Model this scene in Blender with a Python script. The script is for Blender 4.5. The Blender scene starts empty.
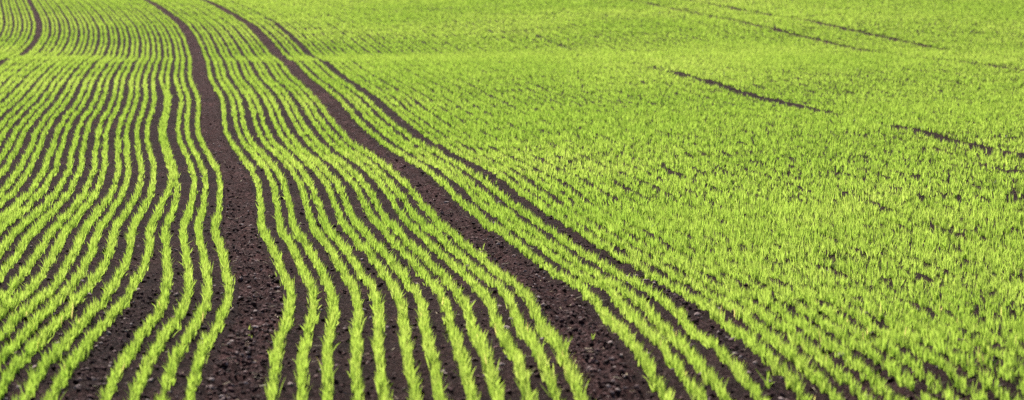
import bpy, math
import numpy as np
from mathutils import Vector

# ------------------------------------------------------------------ camera, sky, sun, exposure
sc = bpy.context.scene
COL = sc.collection
CAM_H = 2.3
FPX = 2200.0                                   # focal length in pixels of a 1024 px wide frame
PITCH = math.atan(267.0 / FPX)
cam = bpy.data.cameras.new('camera')
cam.sensor_width = 36.0
cam.lens = FPX / 1024.0 * 36.0
cam.clip_start = 0.1
cam.clip_end = 5000.0
cam.dof.use_dof = True
cam.dof.focus_distance = 17.0
cam.dof.aperture_fstop = 2.8
cam_ob = bpy.data.objects.new('camera', cam)
COL.objects.link(cam_ob)
cam_ob.location = (0, 0, CAM_H)
cam_ob.rotation_euler = (math.pi / 2 - PITCH, 0, 0)
sc.camera = cam_ob

SUN_AZ = math.radians(-20)                     # clockwise from +Y: ahead of the camera, a little left
SUN_EL = math.radians(45)
w = bpy.data.worlds.new('World')
sc.world = w
w.use_nodes = True
nt = w.node_tree
sky = nt.nodes.new('ShaderNodeTexSky')
sky.sky_type = 'NISHITA'
sky.sun_disc = False
sky.sun_elevation = SUN_EL
sky.sun_rotation = SUN_AZ
bg = nt.nodes['Background']
bg.inputs['Strength'].default_value = 0.06
nt.links.new(sky.outputs[0], bg.inputs['Color'])
sun = bpy.data.lights.new('sun', 'SUN')
sun.energy = 4.5
sun.angle = math.radians(0.53)
sun.color = (1.0, 0.95, 0.86)
sun_ob = bpy.data.objects.new('sun', sun)
COL.objects.link(sun_ob)
sdir = Vector((math.sin(SUN_AZ) * math.cos(SUN_EL), math.cos(SUN_AZ) * math.cos(SUN_EL), math.sin(SUN_EL)))
sun_ob.rotation_euler = (-sdir).to_track_quat('-Z', 'Y').to_euler()
sun_ob.location = sdir * 60
sc.view_settings.view_transform = 'Standard'
sc.view_settings.look = 'None'
sc.view_settings.gamma = 1.0
sc.view_settings.exposure = 0.96
sc.cycles.use_denoising = False

rng = np.random.default_rng(7)

# ------------------------------------------------------------------ the lie of the land
# heights (m) on a grid of depth (log spaced rows) by bearing (columns); CEN is the sideways run of the drilling
HGT = np.array([
    0.183, 0.161, 0.142, 0.130, 0.127, 0.133, 0.148,
    0.191, 0.175, 0.157, 0.144, 0.139, 0.147, 0.160,
    0.199, 0.188, 0.173, 0.157, 0.152, 0.161, 0.171,
    0.205, 0.200, 0.190, 0.170, 0.168, 0.177, 0.179,
    0.211, 0.208, 0.207, 0.185, 0.188, 0.194, 0.182,
    0.217, 0.211, 0.221, 0.206, 0.218, 0.209, 0.179,
    0.222, 0.210, 0.218, 0.245, 0.259, 0.215, 0.170,
    0.225, 0.207, 0.188, 0.258, 0.259, 0.202, 0.158,
    0.223, 0.202, 0.141, 0.200, 0.201, 0.173, 0.146,
    0.210, 0.186, 0.135, 0.198, 0.157, 0.141, 0.137,
    0.187, 0.163, 0.138, 0.157, 0.107, 0.116, 0.132,
    0.161, 0.137, 0.121, 0.096, 0.080, 0.104, 0.134,
    0.134, 0.108, 0.100, 0.082, 0.078, 0.105, 0.141,
    0.111, 0.072, 0.045, 0.046, 0.076, 0.113, 0.154,
    0.093, 0.036, -0.028, -0.005, 0.075, 0.124, 0.169,
    0.079, 0.005, -0.082, -0.042, 0.062, 0.131, 0.184,
    0.070, -0.024, -0.111, -0.066, 0.043, 0.131, 0.196,
    0.067, -0.045, -0.125, -0.070, 0.020, 0.121, 0.203,
    0.071, -0.056, -0.173, -0.086, -0.007, 0.101, 0.208,
    0.079, -0.066, -0.246, -0.121, 0.023, 0.107, 0.211,
    0.086, -0.073, -0.244, -0.123, 0.034, 0.118, 0.218,
    0.091, -0.056, -0.199, -0.140, -0.013, 0.111, 0.226,
    0.093, -0.027, -0.167, -0.172, -0.054, 0.103, 0.234,
    0.091, -0.027, -0.180, -0.177, -0.048, 0.108, 0.238,
    0.086, -0.067, -0.198, -0.125, 0.019, 0.128, 0.236,
    0.086, -0.100, -0.242, -0.145, 0.031, 0.134, 0.231,
    0.114, -0.057, -0.271, -0.146, -0.010, 0.093, 0.223,
    0.171, 0.004, -0.283, -0.161, -0.102, 0.078, 0.285,
    0.074, -0.104, -0.472, -0.308, -0.006, 0.249, 0.435,
    -0.218, -0.296, -0.411, -0.182, 0.141, 0.393, 0.588,
    -0.506, -0.455, -0.348, -0.037, 0.268, 0.493, 0.710,
    -0.677, -0.464, -0.202, 0.068, 0.297, 0.565, 0.817,
    -0.739, -0.442, -0.135, 0.204, 0.473, 0.692, 0.901,
    -0.725, -0.374, 0.009, 0.367, 0.608, 0.788, 0.955,
    -0.639, -0.285, 0.097, 0.422, 0.639, 0.810, 0.966,
    -0.503, -0.219, 0.068, 0.350, 0.579, 0.763, 0.926,
    -0.351, -0.138, 0.076, 0.292, 0.492, 0.670, 0.833,
    -0.201, -0.052, 0.100, 0.254, 0.408, 0.557, 0.699,
    -0.058, 0.034, 0.129, 0.228, 0.332, 0.439, 0.545,
    0.080, 0.118, 0.159, 0.206, 0.261, 0.321, 0.384,
]).reshape(40, 7)
CEN = np.array([-0.949, -1.044, -1.138, -1.233, -1.376, -1.438, -1.841, -2.212, -2.507, -3.100, -3.837, -4.403, -5.385, -6.231, -7.362, -8.908, -11.360, -14.059, -16.763, -19.466])
Q0, Q1 = math.log(7.0), math.log(95.0)
A0, A1 = -0.36, 0.36
S = 0.125                                      # row spacing

def bspline(t, n):
    t = np.clip(t, 0, 1) * (n - 3)
    i = np.minimum(t.astype(int), n - 4)
    f = t - i
    return i, ((1 - f) ** 3 / 6, (3 * f ** 3 - 6 * f ** 2 + 4) / 6, (-3 * f ** 3 + 3 * f ** 2 + 3 * f + 1) / 6, f ** 3 / 6)

def terrain(X, Y):
    X = np.asarray(X, float); Y = np.asarray(Y, float)
    Yc = np.maximum(Y, 7.0)
    i, wi = bspline((np.log(Yc) - Q0) / (Q1 - Q0), 40)
    j, wj = bspline((X / Yc - A0) / (A1 - A0), 7)
    z = np.zeros(np.broadcast(X, Y).shape)
    for a in range(4):
        for b in range(4):
            z += wi[a] * wj[b] * HGT[i + a, j + b]
    return z

def centre(Y):
    Y = np.asarray(Y, float)
    i, wi = bspline((np.log(np.maximum(Y, 7.0)) - Q0) / (Q1 - Q0), len(CEN))
    z = sum(wi[a] * CEN[i + a] for a in range(4))
    return z + np.where(Y < 7.0, -(7.0 - Y) * -0.05, 0) + np.where(Y > 95, (Y - 95) * -0.15, 0)

def hash2(ix, iy, s):
    n = (ix.astype(np.int64) * 374761393 + iy.astype(np.int64) * 668265263 + s * 974711) & 0xffffffff
    n = ((n ^ (n >> 13)) * 1274126177) & 0xffffffff
    return ((n ^ (n >> 16)) & 0xffff) / 65535.0

def noise(x, y, s=0):
    ix = np.floor(x); iy = np.floor(y)
    fx = x - ix; fy = y - iy
    fx = fx * fx * (3 - 2 * fx); fy = fy * fy * (3 - 2 * fy)
    a = hash2(ix, iy, s); b = hash2(ix + 1, iy, s); c = hash2(ix, iy + 1, s); d = hash2(ix + 1, iy + 1, s)
    return (a * (1 - fx) + b * fx) * (1 - fy) + (c * (1 - fx) + d * fx) * fy

# bare lines in the drilling: (row coordinate, half width in rows)
TRACKS = [(0.0, 1.16), (14.0, 1.16), (-30.5, 0.62), (108.0, 0.95), (120.0, 0.95)]
SEAMS = [(19.5, 0.62), (64.0, 0.75)]

def soil_relief(X, Y):
    """rough tilth: clods, crumbs and the low ridges of the drill"""
    k = (X - centre(Y)) / S
    z = 0.024 * (noise(X / 0.11, Y / 0.13, 1) - .5) + 0.022 * (noise(X / 0.05, Y / 0.07, 2) - .5) + 0.03 * (noise(X / 0.5, Y / 0.6, 3) - .5)
    z += 0.007 * np.cos(2 * np.pi * (k - 0.5))
    return z

def ground_z(X, Y):
    X = np.asarray(X, float); Y = np.asarray(Y, float)
    z = terrain(X, Y) + soil_relief(X, Y) * np.clip((130 - Y) / 40, 0, 1)
    k = (X - centre(Y)) / S
    for kc, hw in TRACKS:
        z = z - 0.05 * np.clip((hw * 0.92 - np.abs(k - kc)) / 0.25, 0, 1) * np.clip((Y - 2) / 2, 0, 1) * np.clip((100 - Y) / 5, 0, 1)
    return z

def track_z(X, Y, kc, hw):
    k = (X - centre(Y)) / S - kc
    e = np.abs(k) / hw
    z = terrain(X, Y) + soil_relief(X, Y) * 0.9 + 0.036 * (noise(X / 0.045, Y / 0.06, 11) - .5) + 0.03 * (noise(X / 0.1, Y / 0.14, 12) - .5)
    z += -0.022 * np.clip(1.25 - e * 1.1, 0, 1)                     # pressed in
    lug = np.sin(2 * np.pi * (Y / 0.21 + np.abs(k) * 0.45))         # faint tread bars
    z += 0.006 * lug * np.clip(1 - e, 0, 1) * noise(X / 0.4, Y / 0.7, 14)
    z -= 0.05 * np.clip((e - 0.86) / 0.14, 0, 1)                    # edges run in under the crop
    return z

# ------------------------------------------------------------------ materials
def mat(name):
    m = bpy.data.materials.new(name)
    m.use_nodes = True
    t = m.node_tree
    t.nodes.clear()
    return m, t, t.nodes.new, t.links.new

def ramp(new, stops):
    r = new('ShaderNodeValToRGB')
    el = r.color_ramp.elements
    el[0].position, el[0].color = stops[0][0], (*stops[0][1], 1)
    el[1].position, el[1].color = stops[-1][0], (*stops[-1][1], 1)
    for p, c in stops[1:-1]:
        e = el.new(p); e.color = (*c, 1)
    return r

def leaf_material():
    m, t, new, link = mat('young_leaf')
    at = new('ShaderNodeAttribute'); at.attribute_name = 'tint'
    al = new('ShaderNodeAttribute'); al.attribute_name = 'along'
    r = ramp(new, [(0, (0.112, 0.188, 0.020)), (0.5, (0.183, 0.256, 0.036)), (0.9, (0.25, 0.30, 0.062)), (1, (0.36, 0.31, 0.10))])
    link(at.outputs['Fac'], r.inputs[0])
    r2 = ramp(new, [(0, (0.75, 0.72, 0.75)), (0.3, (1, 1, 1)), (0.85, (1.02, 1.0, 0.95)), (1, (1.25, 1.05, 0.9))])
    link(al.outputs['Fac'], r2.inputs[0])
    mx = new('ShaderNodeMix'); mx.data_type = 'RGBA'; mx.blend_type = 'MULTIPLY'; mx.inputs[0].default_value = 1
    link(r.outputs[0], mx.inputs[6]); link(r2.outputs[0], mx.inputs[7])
    p = new('ShaderNodeBsdfPrincipled')
    p.inputs['Roughness'].default_value = 0.5
    p.inputs['Specular IOR Level'].default_value = 0.35
    link(mx.outputs[2], p.inputs['Base Color'])
    tr = new('ShaderNodeBsdfTranslucent')
    hs = new('ShaderNodeHueSaturation'); hs.inputs['Value'].default_value = 2.4; hs.inputs['Saturation'].default_value = 1.0
    link(mx.outputs[2], hs.inputs['Color']); link(hs.outputs[0], tr.inputs['Color'])
    ms = new('ShaderNodeMixShader'); ms.inputs[0].default_value = 0.64
    link(p.outputs[0], ms.inputs[1]); link(tr.outputs[0], ms.inputs[2])
    o = new('ShaderNodeOutputMaterial'); link(ms.outputs[0], o.inputs[0])
    return m

def soil_material(name, far_green=False, gain=0.92):
    m, t, new, link = mat(name)
    geo = new('ShaderNodeNewGeometry')
    n1 = new('ShaderNodeTexNoise'); n1.inputs['Scale'].default_value = 40; n1.inputs['Detail'].default_value = 6; n1.inputs['Roughness'].default_value = 0.7
    n2 = new('ShaderNodeTexNoise'); n2.inputs['Scale'].default_value = 2.3; n2.inputs['Detail'].default_value = 4
    n3 = new('ShaderNodeTexNoise'); n3.inputs['Scale'].default_value = 120; n3.inputs['Detail'].default_value = 3
    for n in (n1, n2, n3): link(geo.outputs['Position'], n.inputs['Vector'])
    g = gain
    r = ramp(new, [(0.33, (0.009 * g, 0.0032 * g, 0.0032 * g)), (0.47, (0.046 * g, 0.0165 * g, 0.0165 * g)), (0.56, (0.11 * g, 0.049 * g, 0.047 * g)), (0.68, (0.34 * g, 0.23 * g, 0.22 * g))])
    link(n1.outputs['Fac'], r.inputs[0])
    r2 = ramp(new, [(0.3, (0.55, 0.55, 0.56)), (0.55, (0.9, 0.9, 0.9)), (0.75, (1.6, 1.55, 1.55))])
    link(n2.outputs['Fac'], r2.inputs[0])
    mx = new('ShaderNodeMix'); mx.data_type = 'RGBA'; mx.blend_type = 'MULTIPLY'; mx.inputs[0].default_value = 1
    link(r.outputs[0], mx.inputs[6]); link(r2.outputs[0], mx.inputs[7])
    r3 = ramp(new, [(0.60, (0, 0, 0)), (0.72, (1, 1, 1))])           # pale crumbs and fibres
    link(n3.outputs['Fac'], r3.inputs[0])
    m3 = new('ShaderNodeMix'); m3.data_type = 'RGBA'; m3.inputs[7].default_value = (0.21, 0.145, 0.13, 1)
    link(r3.outputs[0], m3.inputs[0]); link(mx.outputs[2], m3.inputs[6])
    col = m3.outputs[2]
    if far_green:                      # beyond the last rows that can be told apart the sheet is young crop
        sep = new('ShaderNodeSeparateXYZ'); link(geo.outputs['Position'], sep.inputs[0])
        mr = new('ShaderNodeMapRange'); mr.inputs[1].default_value = 84; mr.inputs[2].default_value = 88
        link(sep.outputs['Y'], mr.inputs[0])
        m2 = new('ShaderNodeMix'); m2.data_type = 'RGBA'
        link(mr.outputs[0], m2.inputs[0]); link(col, m2.inputs[6]); m2.inputs[7].default_value = (0.17, 0.27, 0.03, 1)
        col = m2.outputs[2]
    p = new('ShaderNodeBsdfPrincipled'); p.inputs['Roughness'].default_value = 0.95; p.inputs['Specular IOR Level'].default_value = 0.06
    link(col, p.inputs['Base Color'])
    ad = new('ShaderNodeMath'); ad.operation = 'MULTIPLY_ADD'; ad.inputs[1].default_value = 0.35
    link(n3.outputs['Fac'], ad.inputs[0]); link(n1.outputs['Fac'], ad.inputs[2])
    b = new('ShaderNodeBump'); b.inputs['Strength'].default_value = 1.0; b.inputs['Distance'].default_value = 0.07
    link(ad.outputs[0], b.inputs['Height']); link(b.outputs[0], p.inputs['Normal'])
    o = new('ShaderNodeOutputMaterial'); link(p.outputs[0], o.inputs[0])
    return m

def plain_material(name, stops, rough=0.8):
    m, t, new, link = mat(name)
    at = new('ShaderNodeAttribute'); at.attribute_name = 'tint'
    r = ramp(new, stops); link(at.outputs['Fac'], r.inputs[0])
    geo = new('ShaderNodeNewGeometry')
    n = new('ShaderNodeTexNoise'); n.inputs['Scale'].default_value = 150; n.inputs['Detail'].default_value = 3
    link(geo.outputs['Position'], n.inputs['Vector'])
    mr = new('ShaderNodeMapRange'); mr.inputs[3].default_value = 0.7; mr.inputs[4].default_value = 1.3
    link(n.outputs['Fac'], mr.inputs[0])
    mx = new('ShaderNodeMix'); mx.data_type = 'RGBA'; mx.blend_type = 'MULTIPLY'; mx.inputs[0].default_value = 1
    link(r.outputs[0], mx.inputs[6]); link(mr.outputs[0], mx.inputs[7])
    p = new('ShaderNodeBsdfPrincipled'); p.inputs['Roughness'].default_value = rough; p.inputs['Specular IOR Level'].default_value = 0.1
    link(mx.outputs[2], p.inputs['Base Color'])
    b = new('ShaderNodeBump'); b.inputs['Strength'].default_value = 0.6; b.inputs['Distance'].default_value = 0.006
    link(n.outputs['Fac'], b.inputs['Height']); link(b.outputs[0], p.inputs['Normal'])
    o = new('ShaderNodeOutputMaterial'); link(p.outputs[0], o.inputs[0])
    return m

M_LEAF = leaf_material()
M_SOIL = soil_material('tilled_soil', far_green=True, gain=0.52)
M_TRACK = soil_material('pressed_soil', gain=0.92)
M_CLOD = plain_material('soil_clod', [(0, (0.016, 0.006, 0.006)), (0.55, (0.052, 0.021, 0.021)), (0.85, (0.13, 0.066, 0.064)), (1, (0.36, 0.28, 0.26))])
M_STRAW = plain_material('dry_straw', [(0, (0.28, 0.19, 0.11)), (1, (0.52, 0.43, 0.30))], 0.6)

# ------------------------------------------------------------------ mesh helpers
def mesh_from(name, V, faces_list, material, attrs=None, smooth=False):
    """faces_list: list of integer arrays (n, 3) or (n, 4)"""
    me = bpy.data.meshes.new(name)
    me.vertices.add(len(V))
    me.vertices.foreach_set('co', np.ascontiguousarray(V, dtype=np.float32).ravel())
    loops = np.concatenate([f.ravel() for f in faces_list]).astype(np.int32)
    sizes = np.concatenate([np.full(len(f), f.shape[1]) for f in faces_list])
    starts = np.concatenate([[0], np.cumsum(sizes)[:-1]]).astype(np.int32)
    me.loops.add(len(loops))
    me.loops.foreach_set('vertex_index', loops)
    me.polygons.add(len(sizes))
    me.polygons.foreach_set('loop_start', starts)
    me.polygons.foreach_set('use_smooth', np.full(len(sizes), smooth))
    for n, a in (attrs or {}).items():
        at = me.attributes.new(n, 'FLOAT', 'POINT')
        at.data.foreach_set('value', np.ascontiguousarray(a, dtype=np.float32))
    me.materials.append(material)
    me.update(calc_edges=True)
    return me

def link_mesh(name, me, parent=None, **props):
    o = bpy.data.objects.new(name, me)
    COL.objects.link(o)
    if parent: o.parent = parent
    for a, b in props.items(): o[a] = b
    return o

def grid_faces(nr, ncol, wrap=False):
    r = np.arange(nr - 1)[:, None]; c = np.arange(ncol - (0 if wrap else 1))[None, :]
    c2 = (c + 1) % ncol
    return np.stack([r * ncol + c, r * ncol + c2, (r + 1) * ncol + c2, (r + 1) * ncol + c], -1).reshape(-1, 4)

# ------------------------------------------------------------------ ground: one sheet out to the horizon
def build_ground():
    fine = np.radians(np.linspace(-17.5, 17.5, 300))
    coarse = np.radians(np.linspace(17.5, 342.5, 60)[1:-1])
    phi = np.concatenate([fine, coarse])
    rad = np.concatenate([np.geomspace(0.6, 7.5, 14)[:-1], np.geomspace(7.5, 88, 320), np.geomspace(92, 3500, 26)])
    X = rad[:, None] * np.sin(phi)[None]; Y = rad[:, None] * np.cos(phi)[None]
    Z = ground_z(X, Y)
    V = np.stack([X, Y, Z], -1).reshape(-1, 3)
    n = len(phi)
    Fq = grid_faces(len(rad), n, wrap=True)[:, ::-1]
    V = np.concatenate([V, [[0, 0, V[:n, 2].mean()]]])
    i = np.arange(n)
    Ft = np.stack([np.full(n, len(V) - 1), (i + 1) % n, i], -1)
    link_mesh('ground', mesh_from('ground', V, [Fq, Ft], M_SOIL, smooth=True), kind='structure',
              label='dark tilled soil of the rolling crop field')

build_ground()

def in_view(X, Y, margin=1.5):
    return (np.abs(X) < 0.2327 * Y + margin) & (Y > 7.6) & (Y < 86)

def build_track(name, kc, hw, label):
    Y = np.geomspace(7.6, 87, 620)
    t = np.linspace(-1, 1, 19)
    k = kc + hw * t
    Yg = np.repeat(Y[:, None], len(t), 1)
    X = centre(Yg) + S * k[None] + 0.012 * (noise(Yg / 0.5, Yg * 0 + kc, 21) - .5)
    ok = in_view(X, Yg, 2.0).any(1)
    if not ok.any(): return
    a, b = np.nonzero(ok)[0][[0, -1]]
    X = X[a:b + 1]; Yg = Yg[a:b + 1]
    Z = track_z(X, Yg, kc, hw)
    V = np.stack([X, Yg, Z], -1).reshape(-1, 3)
    link_mesh(name, mesh_from(name, V, [grid_faces(X.shape[0], X.shape[1])], M_TRACK, smooth=True), kind='structure', label=label)

for (kc, hw), lab in zip(TRACKS, [
        'wide bare wheel track rising from the bottom left of the field',
        'wide bare wheel track running diagonally from the bottom centre to the top left',
        'curved dark wheel track in the top left corner of the field',
        'lower of the two dark wheel tracks crossing the far right of the field',
        'upper of the two dark wheel tracks crossing the far right of the field']):
    build_track('wheel_track', kc, hw, lab)

# ------------------------------------------------------------------ seedlings
def blades(px, py, pz, n_bl, n_seg, length, width, spread, seed_rng, tint0):
    """blade strips for plants at px,py,pz; returns V, quads, tris, tint, along"""
    P = len(px); B = P * n_bl
    r = seed_rng
    idx = np.repeat(np.arange(P), n_bl)
    psi = r.uniform(0, 2 * np.pi, B)
    L = length[idx] * r.uniform(0.55, 1.1, B)
    W = width[idx] * r.uniform(0.7, 1.25, B)
    a0 = np.abs(r.normal(0, 0.16, B)) + 0.03
    a1 = a0 + np.abs(r.normal(0, spread, B))
    bx = px[idx] + r.normal(0, 0.007, B); by = py[idx] + r.normal(0, 0.007, B); bz = pz[idx] - 0.012
    tau = r.uniform(-0.9, 0.9, B)
    ts = np.linspace(0, 1, n_seg + 1)
    cs, sn = np.cos(psi), np.sin(psi)
    rr = np.zeros(B); zz = np.zeros(B)
    V = np.zeros((B, 2 * n_seg + 1, 3)); al = np.zeros((B, 2 * n_seg + 1))
    prof = np.interp(ts, [0, 0.35, 0.7, 1], [0.75, 1.0, 0.85, 0])
    for s in range(n_seg + 1):
        ang = a0 + (a1 - a0) * ts[s] ** 1.4
        if s:
            rr = rr + L / n_seg * np.sin(ang); zz = zz + L / n_seg * np.cos(ang)
        c = np.stack([bx + rr * cs, by + rr * sn, bz + zz], -1)
        if s < n_seg:
            h = (W * prof[s] * 0.5)[:, None]
            wd = np.stack([-sn * np.cos(tau) - cs * np.cos(ang) * np.sin(tau), cs * np.cos(tau) - sn * np.cos(ang) * np.sin(tau), np.sin(ang) * np.sin(tau)], -1)
            V[:, 2 * s] = c - wd * h; V[:, 2 * s + 1] = c + wd * h
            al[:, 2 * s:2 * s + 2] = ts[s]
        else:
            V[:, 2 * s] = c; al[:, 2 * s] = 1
    nv = 2 * n_seg + 1
    base = np.arange(B)[:, None] * nv
    quads = np.concatenate([base + np.array([[2 * s, 2 * s + 1, 2 * s + 3, 2 * s + 2]]) for s in range(n_seg - 1)]) if n_seg > 1 else np.zeros((0, 4), int)
    tris = base + np.array([[nv - 3, nv - 2, nv - 1]])
    tint = np.clip(tint0[idx] + r.normal(0, 0.09, B), 0, 0.93)
    dry = r.uniform(0, 1, B) < (0.005 if n_seg > 2 else 0)
    tint[dry] = 1.0
    return V.reshape(-1, 3), quads, tris, np.repeat(tint, nv), al.ravel()

def merge(parts):
    V, Q, T, ti, al = [], [], [], [], []
    o = 0
    for v, q, t, a, b in parts:
        V.append(v); Q.append(q + o); T.append(t + o); ti.append(a); al.append(b); o += len(v)
    return np.concatenate(V), np.concatenate(Q), np.concatenate(T), np.concatenate(ti), np.concatenate(al)

ROW_OFF = {}
def row_offset(k):
    if k not in ROW_OFF:
        r = np.random.default_rng(int(k * 2) + 1000)
        alt = 0.0095 * (-1 if int(math.floor(k)) % 2 else 1)
        if k == 18.5: alt = 0.019
        if k == 20.5: alt = -0.021
        ROW_OFF[k] = (float(np.clip(r.normal(0, 0.0045), -.009, .009)), alt * float(r.uniform(0.6, 1.3)))
    return ROW_OFF[k]

LODS = [  # depth from, to, plants per metre, blades, segments, length, width, bend
    (7.6, 12.5, 48, 8, 3, 0.087, 0.0053, 0.27),
    (12.5, 18.0, 45, 7, 2, 0.087, 0.0062, 0.27),
    (18.0, 30.0, 37, 4, 2, 0.087, 0.0094, 0.27),
    (30.0, 48.0, 24, 5, 1, 0.086, 0.0200, 0.30),
    (48.0, 86.0, 19, 4, 1, 0.086, 0.0300, 0.32),
]
# how far the crop closes over a narrow bare line: row centre -> (depths, share of plants present)
CLOSED = {19.5: ([7, 16, 19.5, 20.5, 22, 40, 55, 62], [.0, .02, .02, .25, .02, 0, 0, .45]),
          64.0: ([22, 25.8, 26.3, 28, 28.8, 34, 36, 41, 42, 46, 47.5, 53, 56], [0, .1, .8, .8, .05, 0, .2, .5, 1, 1, .3, .35, 1]),
          108.0: ([37, 40, 40.6, 42.8, 44, 51, 53, 60, 63], [0, 0, .55, .6, .05, .15, .4, .45, .9]),
          120.0: ([44.5, 46.5, 52, 54, 56, 58, 61, 65], [.85, .15, .2, .75, .75, .35, .35, 1])}

def row_plants(k, lod, y_from=7.6):
    y0, y1, dens, nb, ns, L, W, sp = lod
    y0 = max(y0, y_from)
    if y0 >= y1: return None
    r = np.random.default_rng((int(k * 2) + 4000) * 31 + int(y1 * 10) + 5)
    yy = np.arange(y0, y1, 1.0 / dens)
    yy = yy + r.uniform(-0.5, 0.5, len(yy)) / dens
    wob = 0.009 * (noise(yy / 0.6, yy * 0 + k, 31) - .5) + 0.009 * (noise(yy / 0.15, yy * 0 + k, 32) - .5) \
        + 0.018 * (noise(yy / 1.5, yy * 0 + k * 0.08, 33) - .5)
    xx = centre(yy) + S * k + row_offset(k)[0] + row_offset(k)[1] * (np.clip((28 - yy) / 14, 0, 1) if k in (18.5, 20.5) else np.clip((yy - 10) / 10, 0.25, 1)) + wob + r.normal(0, 0.0072 + 0.009 * float(np.clip((k - 20) / 8, 0, 1)), len(yy))
    if k > 24: L = L * 1.04
    if k <= -5.5:                              # one bout veers off by a row's width close to the camera
        t = np.clip((15.4 - yy) / 3.6, 0, 1)
        xx = xx - S * t * t * (3 - 2 * t)
    if k in (-4.5, -5.5):                      # two rows that run together for a stretch
        xx = xx + (-1 if k == -4.5 else 1) * 0.032 * np.clip(np.minimum((yy - 19.5) / 1.5, (37 - yy) / 3), 0, 1)
    ok = in_view(xx, yy, 1.3)
    for kc, (cy, cf) in CLOSED.items():
        if abs(k - kc) < 0.6:
            ok &= 0.6 * noise(yy / 0.09, yy * 0 + k, 41) + 0.4 * r.uniform(0, 1, len(yy)) < 0.06 + 0.9 * np.interp(yy, cy, cf) + (0.08 if k == 63.5 else 0) + (0.12 if kc == 64 else 0) * (yy > 46)
    # stand: little gaps where seed failed, more of them on the right-hand side
    gap = 0.14 * noise(yy / 0.17, yy * 0 + k * 3.7, 34) + 0.86 * noise(yy / 0.05, yy * 0 + k * 5.3, 40)
    patch = noise(xx / 2.2, yy / 3.5, 35)
    thr = (0.12 + 0.17 * np.clip((k - 18) / 14, 0, 1) + 0.09 * (patch - .5)) * np.interp(yy, [20, 34, 50], [1, 0.6, 0.35])
    ok &= (gap > thr)
    xx, yy = xx[ok], yy[ok]
    if len(xx) == 0: return None
    zz = ground_z(xx, yy)
    vig = 0.74 + 0.42 * noise(yy / 0.10, yy * 0 + k * 1.9, 36) + 0.22 * (noise(xx / 1.6, yy / 2.6, 37) - .5)
    vig = vig * r.uniform(0.8, 1.12, len(xx))
    tint = 0.42 + 0.42 * (noise(xx / 3.1, yy / 4.5, 38) - .5) + 0.25 * (noise(xx / 0.3, yy / 0.3, 39) - .5)
    return xx, yy, zz, L * vig, np.full(len(xx), W), tint, nb, ns, sp, r

def is_row(k):
    for kc, hw in TRACKS:
        if abs(k - kc) < hw + 0.1: return False
    for kc, hw in SEAMS:
        if abs(k - kc) < 0.6: return False
    return True

# prototypes of single seedlings for the ones nearest the camera
PROTO = []
for i in range(12):
    r = np.random.default_rng(500 + i)
    n = 1
    v, q, t, ti, al = blades(np.zeros(n), np.zeros(n), np.zeros(n), 5, 4, np.full(n, r.uniform(0.085, 0.105)), np.full(n, 0.0062), 0.42, r, np.full(n, 0.45))
    PROTO.append(mesh_from('seedling', v, [q, t], M_LEAF, {'tint': ti, 'along': al}))

def geometry(k, singles=None):
    parts = []
    for li, lod in enumerate(LODS):
        p = row_plants(k, lod)
        if p is None: continue
        xx, yy, zz, L, W, tint, nb, ns, sp, r = p
        if li == 0 and singles is not None:
            u = 512 + FPX * xx / yy
            cand = np.nonzero((yy > 9.62) & (u > 0) & (u < 1024))[0]
            if len(cand) and yy[cand[0]] < 9.9:
                take = cand[:8]
                singles += [(xx[i], yy[i], zz[i], L[i]) for i in take]
                keep = np.ones(len(xx), bool); keep[take] = False
                xx, yy, zz, L, W, tint = [a[keep] for a in (xx, yy, zz, L, W, tint)]
        parts.append(blades(xx, yy, zz, nb, ns, L, W, sp, r, tint))
    return merge(parts) if parts else None

ORD = ['first', 'second', 'third', 'fourth', 'fifth', 'sixth', 'seventh', 'eighth', 'ninth', 'tenth', 'eleventh', 'twelfth',
       'thirteenth', 'fourteenth', 'fifteenth', 'sixteenth', 'seventeenth', 'eighteenth', 'nineteenth', 'twentieth']
TENS = {2: 'twenty', 3: 'thirty'}
def ordinal(n):
    if n <= 20: return ORD[n - 1]
    if n % 10 == 0: return 'thirtieth' if n == 30 else 'fortieth'
    return TENS[n // 10] + '-' + ORD[n % 10 - 1]

def add_row(k, label, group):
    singles = []
    g = geometry(k, singles)
    if g is None: return
    V, Q, T, ti, al = g
    if singles:
        x, y, z = V[np.argmin(V[:, 1])]
        root = bpy.data.objects.new('crop_row', None)
        COL.objects.link(root)
        root.empty_display_size = 0.1
        org = np.array([x, y, float(ground_z(np.array([x]), np.array([y]))[0])])
        root.location = org
        V = V - org
        link_mesh('foliage', mesh_from('crop_row_foliage', V, [Q, T], M_LEAF, {'tint': ti, 'along': al}), root, kind='stuff')
        for j, (sx, sy, sz, L) in enumerate(singles):
            o = bpy.data.objects.new('seedling', PROTO[int(rng.integers(len(PROTO)))])
            COL.objects.link(o)
            o.parent = root
            o.location = (sx - org[0], sy - org[1], sz - org[2])
            o.rotation_euler = (0, 0, float(rng.uniform(0, 6.28)))
            s = L / 0.095
            o.scale = (s, s, s)
    else:
        root = link_mesh('crop_row', mesh_from('crop_row', V, [Q, T], M_LEAF, {'tint': ti, 'along': al}))
    root['label'] = label
    root['category'] = 'crop row'
    root['group'] = group

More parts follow.
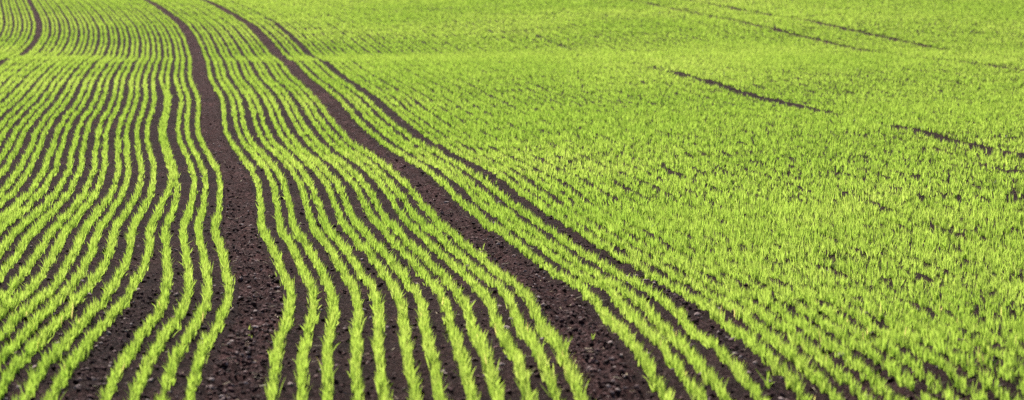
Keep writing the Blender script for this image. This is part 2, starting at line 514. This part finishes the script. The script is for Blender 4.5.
N_RIGHT = 22
for i in range(29):
    add_row(-1.5 - i, ordinal(i + 1) + ' green seedling row left of the wide bare wheel track at bottom left', 'seedling rows left of the wheel tracks')
for i in range(14):
    add_row(-31.5 - i, ordinal(i + 1) + ' seedling row left of the curved dark track in top left corner', 'far seedling rows in the top left corner')
for i in range(12):
    add_row(1.5 + i, ordinal(i + 1) + ' of twelve seedling rows between the two wide wheel tracks, from the left', 'seedling rows between the wheel tracks')
for i in range(4):
    add_row(15.5 + i, ordinal(i + 1) + ' seedling row right of the diagonal wheel track, before the narrow dark gap', 'seedling rows beside the diagonal wheel track')
add_row(19.5, 'sparse broken line of seedlings inside the narrow dark gap beside the diagonal track', 'seedling rows beside the diagonal wheel track')
for i in range(N_RIGHT):
    add_row(20.5 + i, ordinal(i + 1) + ' seedling row right of the narrow dark gap beside the diagonal track', 'seedling rows right of the narrow gap')

def add_mass(k0, k1, label):
    parts = []
    for k in np.arange(k0, k1):
        if not is_row(k) and min(abs(k - c) for c in CLOSED) > 0.6: continue
        g = geometry(float(k))
        if g: parts.append(g)
    V, Q, T, ti, al = merge(parts)
    link_mesh('young_crop', mesh_from('young_crop', V, [Q, T], M_LEAF, {'tint': ti, 'along': al}), kind='stuff', label=label, category='crop')

add_mass(20.5 + N_RIGHT, 64.6, 'dense green young crop on the right, below the dark line across the middle right')
add_mass(65.5, 108.6, 'dense green young crop above the dark line across the middle right')
add_mass(109.5, 120.6, 'strip of young crop between the two dark wheel tracks at far right')
add_mass(121.5, 236, 'far green young crop in the top right corner beyond both dark tracks')

# ------------------------------------------------------------------ clods and litter on the soil
def ico():
    g = (1 + 5 ** .5) / 2
    v = np.array([(-1, g, 0), (1, g, 0), (-1, -g, 0), (1, -g, 0), (0, -1, g), (0, 1, g), (0, -1, -g), (0, 1, -g), (g, 0, -1), (g, 0, 1), (-g, 0, -1), (-g, 0, 1)], float)
    f = np.array([(0, 11, 5), (0, 5, 1), (0, 1, 7), (0, 7, 10), (0, 10, 11), (1, 5, 9), (5, 11, 4), (11, 10, 2), (10, 7, 6), (7, 1, 8), (3, 9, 4), (3, 4, 2), (3, 2, 6), (3, 6, 8), (3, 8, 9), (4, 9, 5), (2, 4, 11), (6, 2, 10), (8, 6, 7), (9, 8, 1)])
    return v / np.linalg.norm(v[0]), f

def build_clods():
    r = np.random.default_rng(99)
    iv, jf = ico()
    xs, ys, zs, ss = [], [], [], []
    for kc, hw, n in ((0.0, 1.1, 5400), (14.0, 1.1, 5000), (19.5, 0.5, 1300), (-5.5, 0.8, 1500)):
        u = r.uniform(0, 1, n)
        far = 14.0 if kc == -5.5 else 30.0
        Y = np.sqrt(1 / (1 / 8.0 ** 2 + u * (1 / far ** 2 - 1 / 8.0 ** 2)))
        k = kc + hw * r.uniform(-1, 1, n)
        X = centre(Y) + S * k
        xs.append(X); ys.append(Y); zs.append(track_z(X, Y, kc, hw) if kc in (0.0, 14.0) else ground_z(X, Y))
        ss.append(0.0028 + 0.013 * r.uniform(0, 1, n) ** 3.2)
    n = 9500
    u = r.uniform(0, 1, n)
    Y = np.sqrt(1 / (1 / 8.0 ** 2 + u * (1 / 24.0 ** 2 - 1 / 8.0 ** 2)))
    k = np.floor(r.uniform(-17, 30, n)) + r.normal(0, 0.22, n)
    X = centre(Y) + S * k
    xs.append(X); ys.append(Y); zs.append(ground_z(X, Y)); ss.append(0.0035 + 0.014 * r.uniform(0, 1, n) ** 2.6)
    X, Y, Z, R = map(np.concatenate, (xs, ys, zs, ss))
    ok = in_view(X, Y, 1.0)
    X, Y, Z, R = X[ok], Y[ok], Z[ok], R[ok]
    n = len(X)
    tint = r.uniform(0, 0.85, n); pale = r.uniform(0, 1, n) < 0.15; tint[pale] = r.uniform(0.88, 1, pale.sum())
    ov = np.array([(1, 0, 0), (-1, 0, 0), (0, 1, 0), (0, -1, 0), (0, 0, 1), (0, 0, -1)], float)
    of = np.array([(0, 2, 4), (2, 1, 4), (1, 3, 4), (3, 0, 4), (2, 0, 5), (1, 2, 5), (3, 1, 5), (0, 3, 5)])
    big = R > 0.0075
    VV, FF, TT, o = [], [], [], 0
    for sel, bv, bf in ((big, iv, jf), (~big, ov, of)):
        m = int(sel.sum()); nv = len(bv)
        V = bv[None] * r.uniform(0.6, 1.3, (m, nv, 1)) * R[sel][:, None, None]
        a = r.uniform(0, 6.28, m); c, s = np.cos(a)[:, None], np.sin(a)[:, None]
        vx = V[..., 0] * r.uniform(.8, 1.5, (m, 1)); vy = V[..., 1] * r.uniform(.7, 1.2, (m, 1)); vz = V[..., 2] * r.uniform(.55, 1.0, (m, 1))
        VV.append(np.stack([vx * c - vy * s + X[sel][:, None], vx * s + vy * c + Y[sel][:, None], vz + (Z + R * 0.3)[sel][:, None]], -1).reshape(-1, 3))
        FF.append((np.arange(m)[:, None, None] * nv + bf[None]).reshape(-1, 3) + o); o += m * nv
        TT.append(np.repeat(tint[sel], nv))
    link_mesh('soil_clods', mesh_from('soil_clods', np.concatenate(VV), [np.concatenate(FF)], M_CLOD, {'tint': np.concatenate(TT)}), kind='stuff',
              label='loose dark soil clods and crumbs strewn over tracks and furrows', category='soil clods')

build_clods()

def straw_mesh(r, L, W):
    """a bent, split piece of flattened dry stalk: a thin six sided tube"""
    n = 5; m = 6
    t = np.linspace(-.5, .5, n)
    bend = r.normal(0, 0.10); kink = r.normal(0, 0.08)
    V = []
    for i, q in enumerate(t):
        cx = q * L; cy = bend * L * (q * q - .1) + kink * L * max(q, 0); cz = 0.0025 + 0.3 * W * (1 + math.sin(6 * q)) + abs(kink) * L * 0.4 * max(q, 0)
        ww = W * (0.55 + 0.45 * (1 - (2 * q) ** 4))
        for j in range(m):
            b = 2 * math.pi * j / m
            V.append((cx, cy + ww * 0.5 * math.cos(b), cz + ww * 0.28 * math.sin(b)))
    Fq = []
    for i in range(n - 1):
        for j in range(m):
            Fq.append((i * m + j, i * m + (j + 1) % m, (i + 1) * m + (j + 1) % m, (i + 1) * m + j))
    V = np.array(V)
    caps = [(0, 5, 4, 3), (0, 3, 2, 1), ((n - 1) * m, (n - 1) * m + 1, (n - 1) * m + 2, (n - 1) * m + 3), ((n - 1) * m, (n - 1) * m + 3, (n - 1) * m + 4, (n - 1) * m + 5)]
    return V, np.array(Fq + caps)

def surface_z(X, Y):
    z = float(ground_z(np.array([X]), np.array([Y]))[0])
    for kc, hw in TRACKS:
        k = (X - float(centre(Y))) / S
        if abs(k - kc) < hw: z = max(z, float(track_z(np.array([X]), np.array([Y]), kc, hw)[0]))
    return z

STRAWS = [  # row coordinate, depth, turn, length, width, label
    (1.05, 9.95, 0.15, 0.040, 0.009, 'short whitish chip of stalk at the right edge of the bottom left wheel track'),
    (4.95, 10.75, 0.35, 0.055, 0.005, 'pale bent straw lying on soil between the fourth and fifth row from left track'),
    (9.9, 10.15, 0.9, 0.060, 0.006, 'slanting pale straw on bare soil near the bottom, between middle seedling rows'),
    (11.0, 10.1, -0.6, 0.045, 0.009, 'brownish straw fragment near the bottom, left of the diagonal wheel track'),
    (2.95, 11.1, -0.3, 0.055, 0.004, 'thin brownish straw crossing the gap right of the second row from left track'),
    (-5.4, 11.6, 0.3, 0.050, 0.006, 'pale tan straw lying in the wide bare gap at lower left'),
    (13.9, 10.9, -0.5, 0.045, 0.010, 'pale flake of stalk in the middle of the diagonal wheel track near the bottom'),
    (-0.7, 11.4, 0.4, 0.030, 0.010, 'whitish flake near the left edge of the bottom left wheel track'),
]
for j, (k, Y, rz, L, W, lab) in enumerate(STRAWS):
    r = np.random.default_rng(700 + j)
    V, Fq = straw_mesh(r, L, W)
    X = float(centre(Y)) + S * k
    me = mesh_from('straw', V, [Fq], M_STRAW, {'tint': np.full(len(V), r.uniform(0.3, 1))}, smooth=True)
    o = link_mesh('straw', me, label=lab, category='straw', group='straw pieces lying on the soil')
    o.location = (X, Y, surface_z(X, Y) + 0.004)
    o.rotation_euler = (float(r.normal(0, .1)), float(r.normal(0, .1)), rz)

def build_litter():
    r = np.random.default_rng(321)
    parts = []; o = 0; VV = []; FF = []; TT = []
    for i in range(330):
        u = r.uniform()
        Y = math.sqrt(1 / (1 / 8.5 ** 2 + u * (1 / 26.0 ** 2 - 1 / 8.5 ** 2)))
        k = float(r.choice([r.uniform(-1, 1), 14 + r.uniform(-1, 1), math.floor(r.uniform(-14, 26)) + r.normal(0, .2)], p=[.25, .25, .5]))
        X = float(centre(Y)) + S * k
        V, Fq = straw_mesh(r, r.uniform(0.015, 0.05), r.uniform(0.003, 0.008))
        a = r.uniform(0, 6.28); c, s = math.cos(a), math.sin(a)
        tl = r.normal(0, 0.2)
        V = np.stack([V[:, 0] * c - V[:, 1] * s + X, V[:, 0] * s + V[:, 1] * c + Y, V[:, 2] + V[:, 0] * tl + surface_z(X, Y) + 0.004], -1)
        VV.append(V); FF.append(Fq + o); TT.append(np.full(len(V), r.uniform(0, 1))); o += len(V)
    link_mesh('straw_litter', mesh_from('straw_litter', np.concatenate(VV), [np.concatenate(FF)], M_STRAW, {'tint': np.concatenate(TT)}, smooth=True),
              kind='stuff', label='small pale straw bits scattered over the dark soil', category='litter')
build_litter()

STRAY = [  # row coordinate, depth, height scale, label
    (-0.35, 11.85, 0.62, 'taller of two tiny stray seedlings in the bottom left wheel track'),
    (-0.05, 11.65, 0.5, 'shorter of two tiny stray seedlings in the bottom left wheel track'),
    (14.25, 11.15, 0.55, 'lone stray seedling in the diagonal wheel track near the bottom'),
    (13.6, 15.6, 0.85, 'upper left of two stray seedlings in the diagonal wheel track at mid picture'),
    (13.75, 15.25, 0.8, 'lower right of two stray seedlings in the diagonal wheel track at mid picture'),
]
for j, (k, Y, s, lab) in enumerate(STRAY):
    X = float(centre(Y)) + S * k
    r = np.random.default_rng(900 + j)
    z = np.zeros(1)
    v, q, t, ti, al = blades(z, z, z, 4, 4, z + 0.095 * s, z + 0.0065, 0.6, r, z + 0.6)
    o = link_mesh('stray_seedling', mesh_from('stray_seedling', v, [q, t], M_LEAF, {'tint': ti, 'along': al}), label=lab, category='seedling', group='stray seedlings in the wheel tracks')
    o.location = (X, Y, surface_z(X, Y))
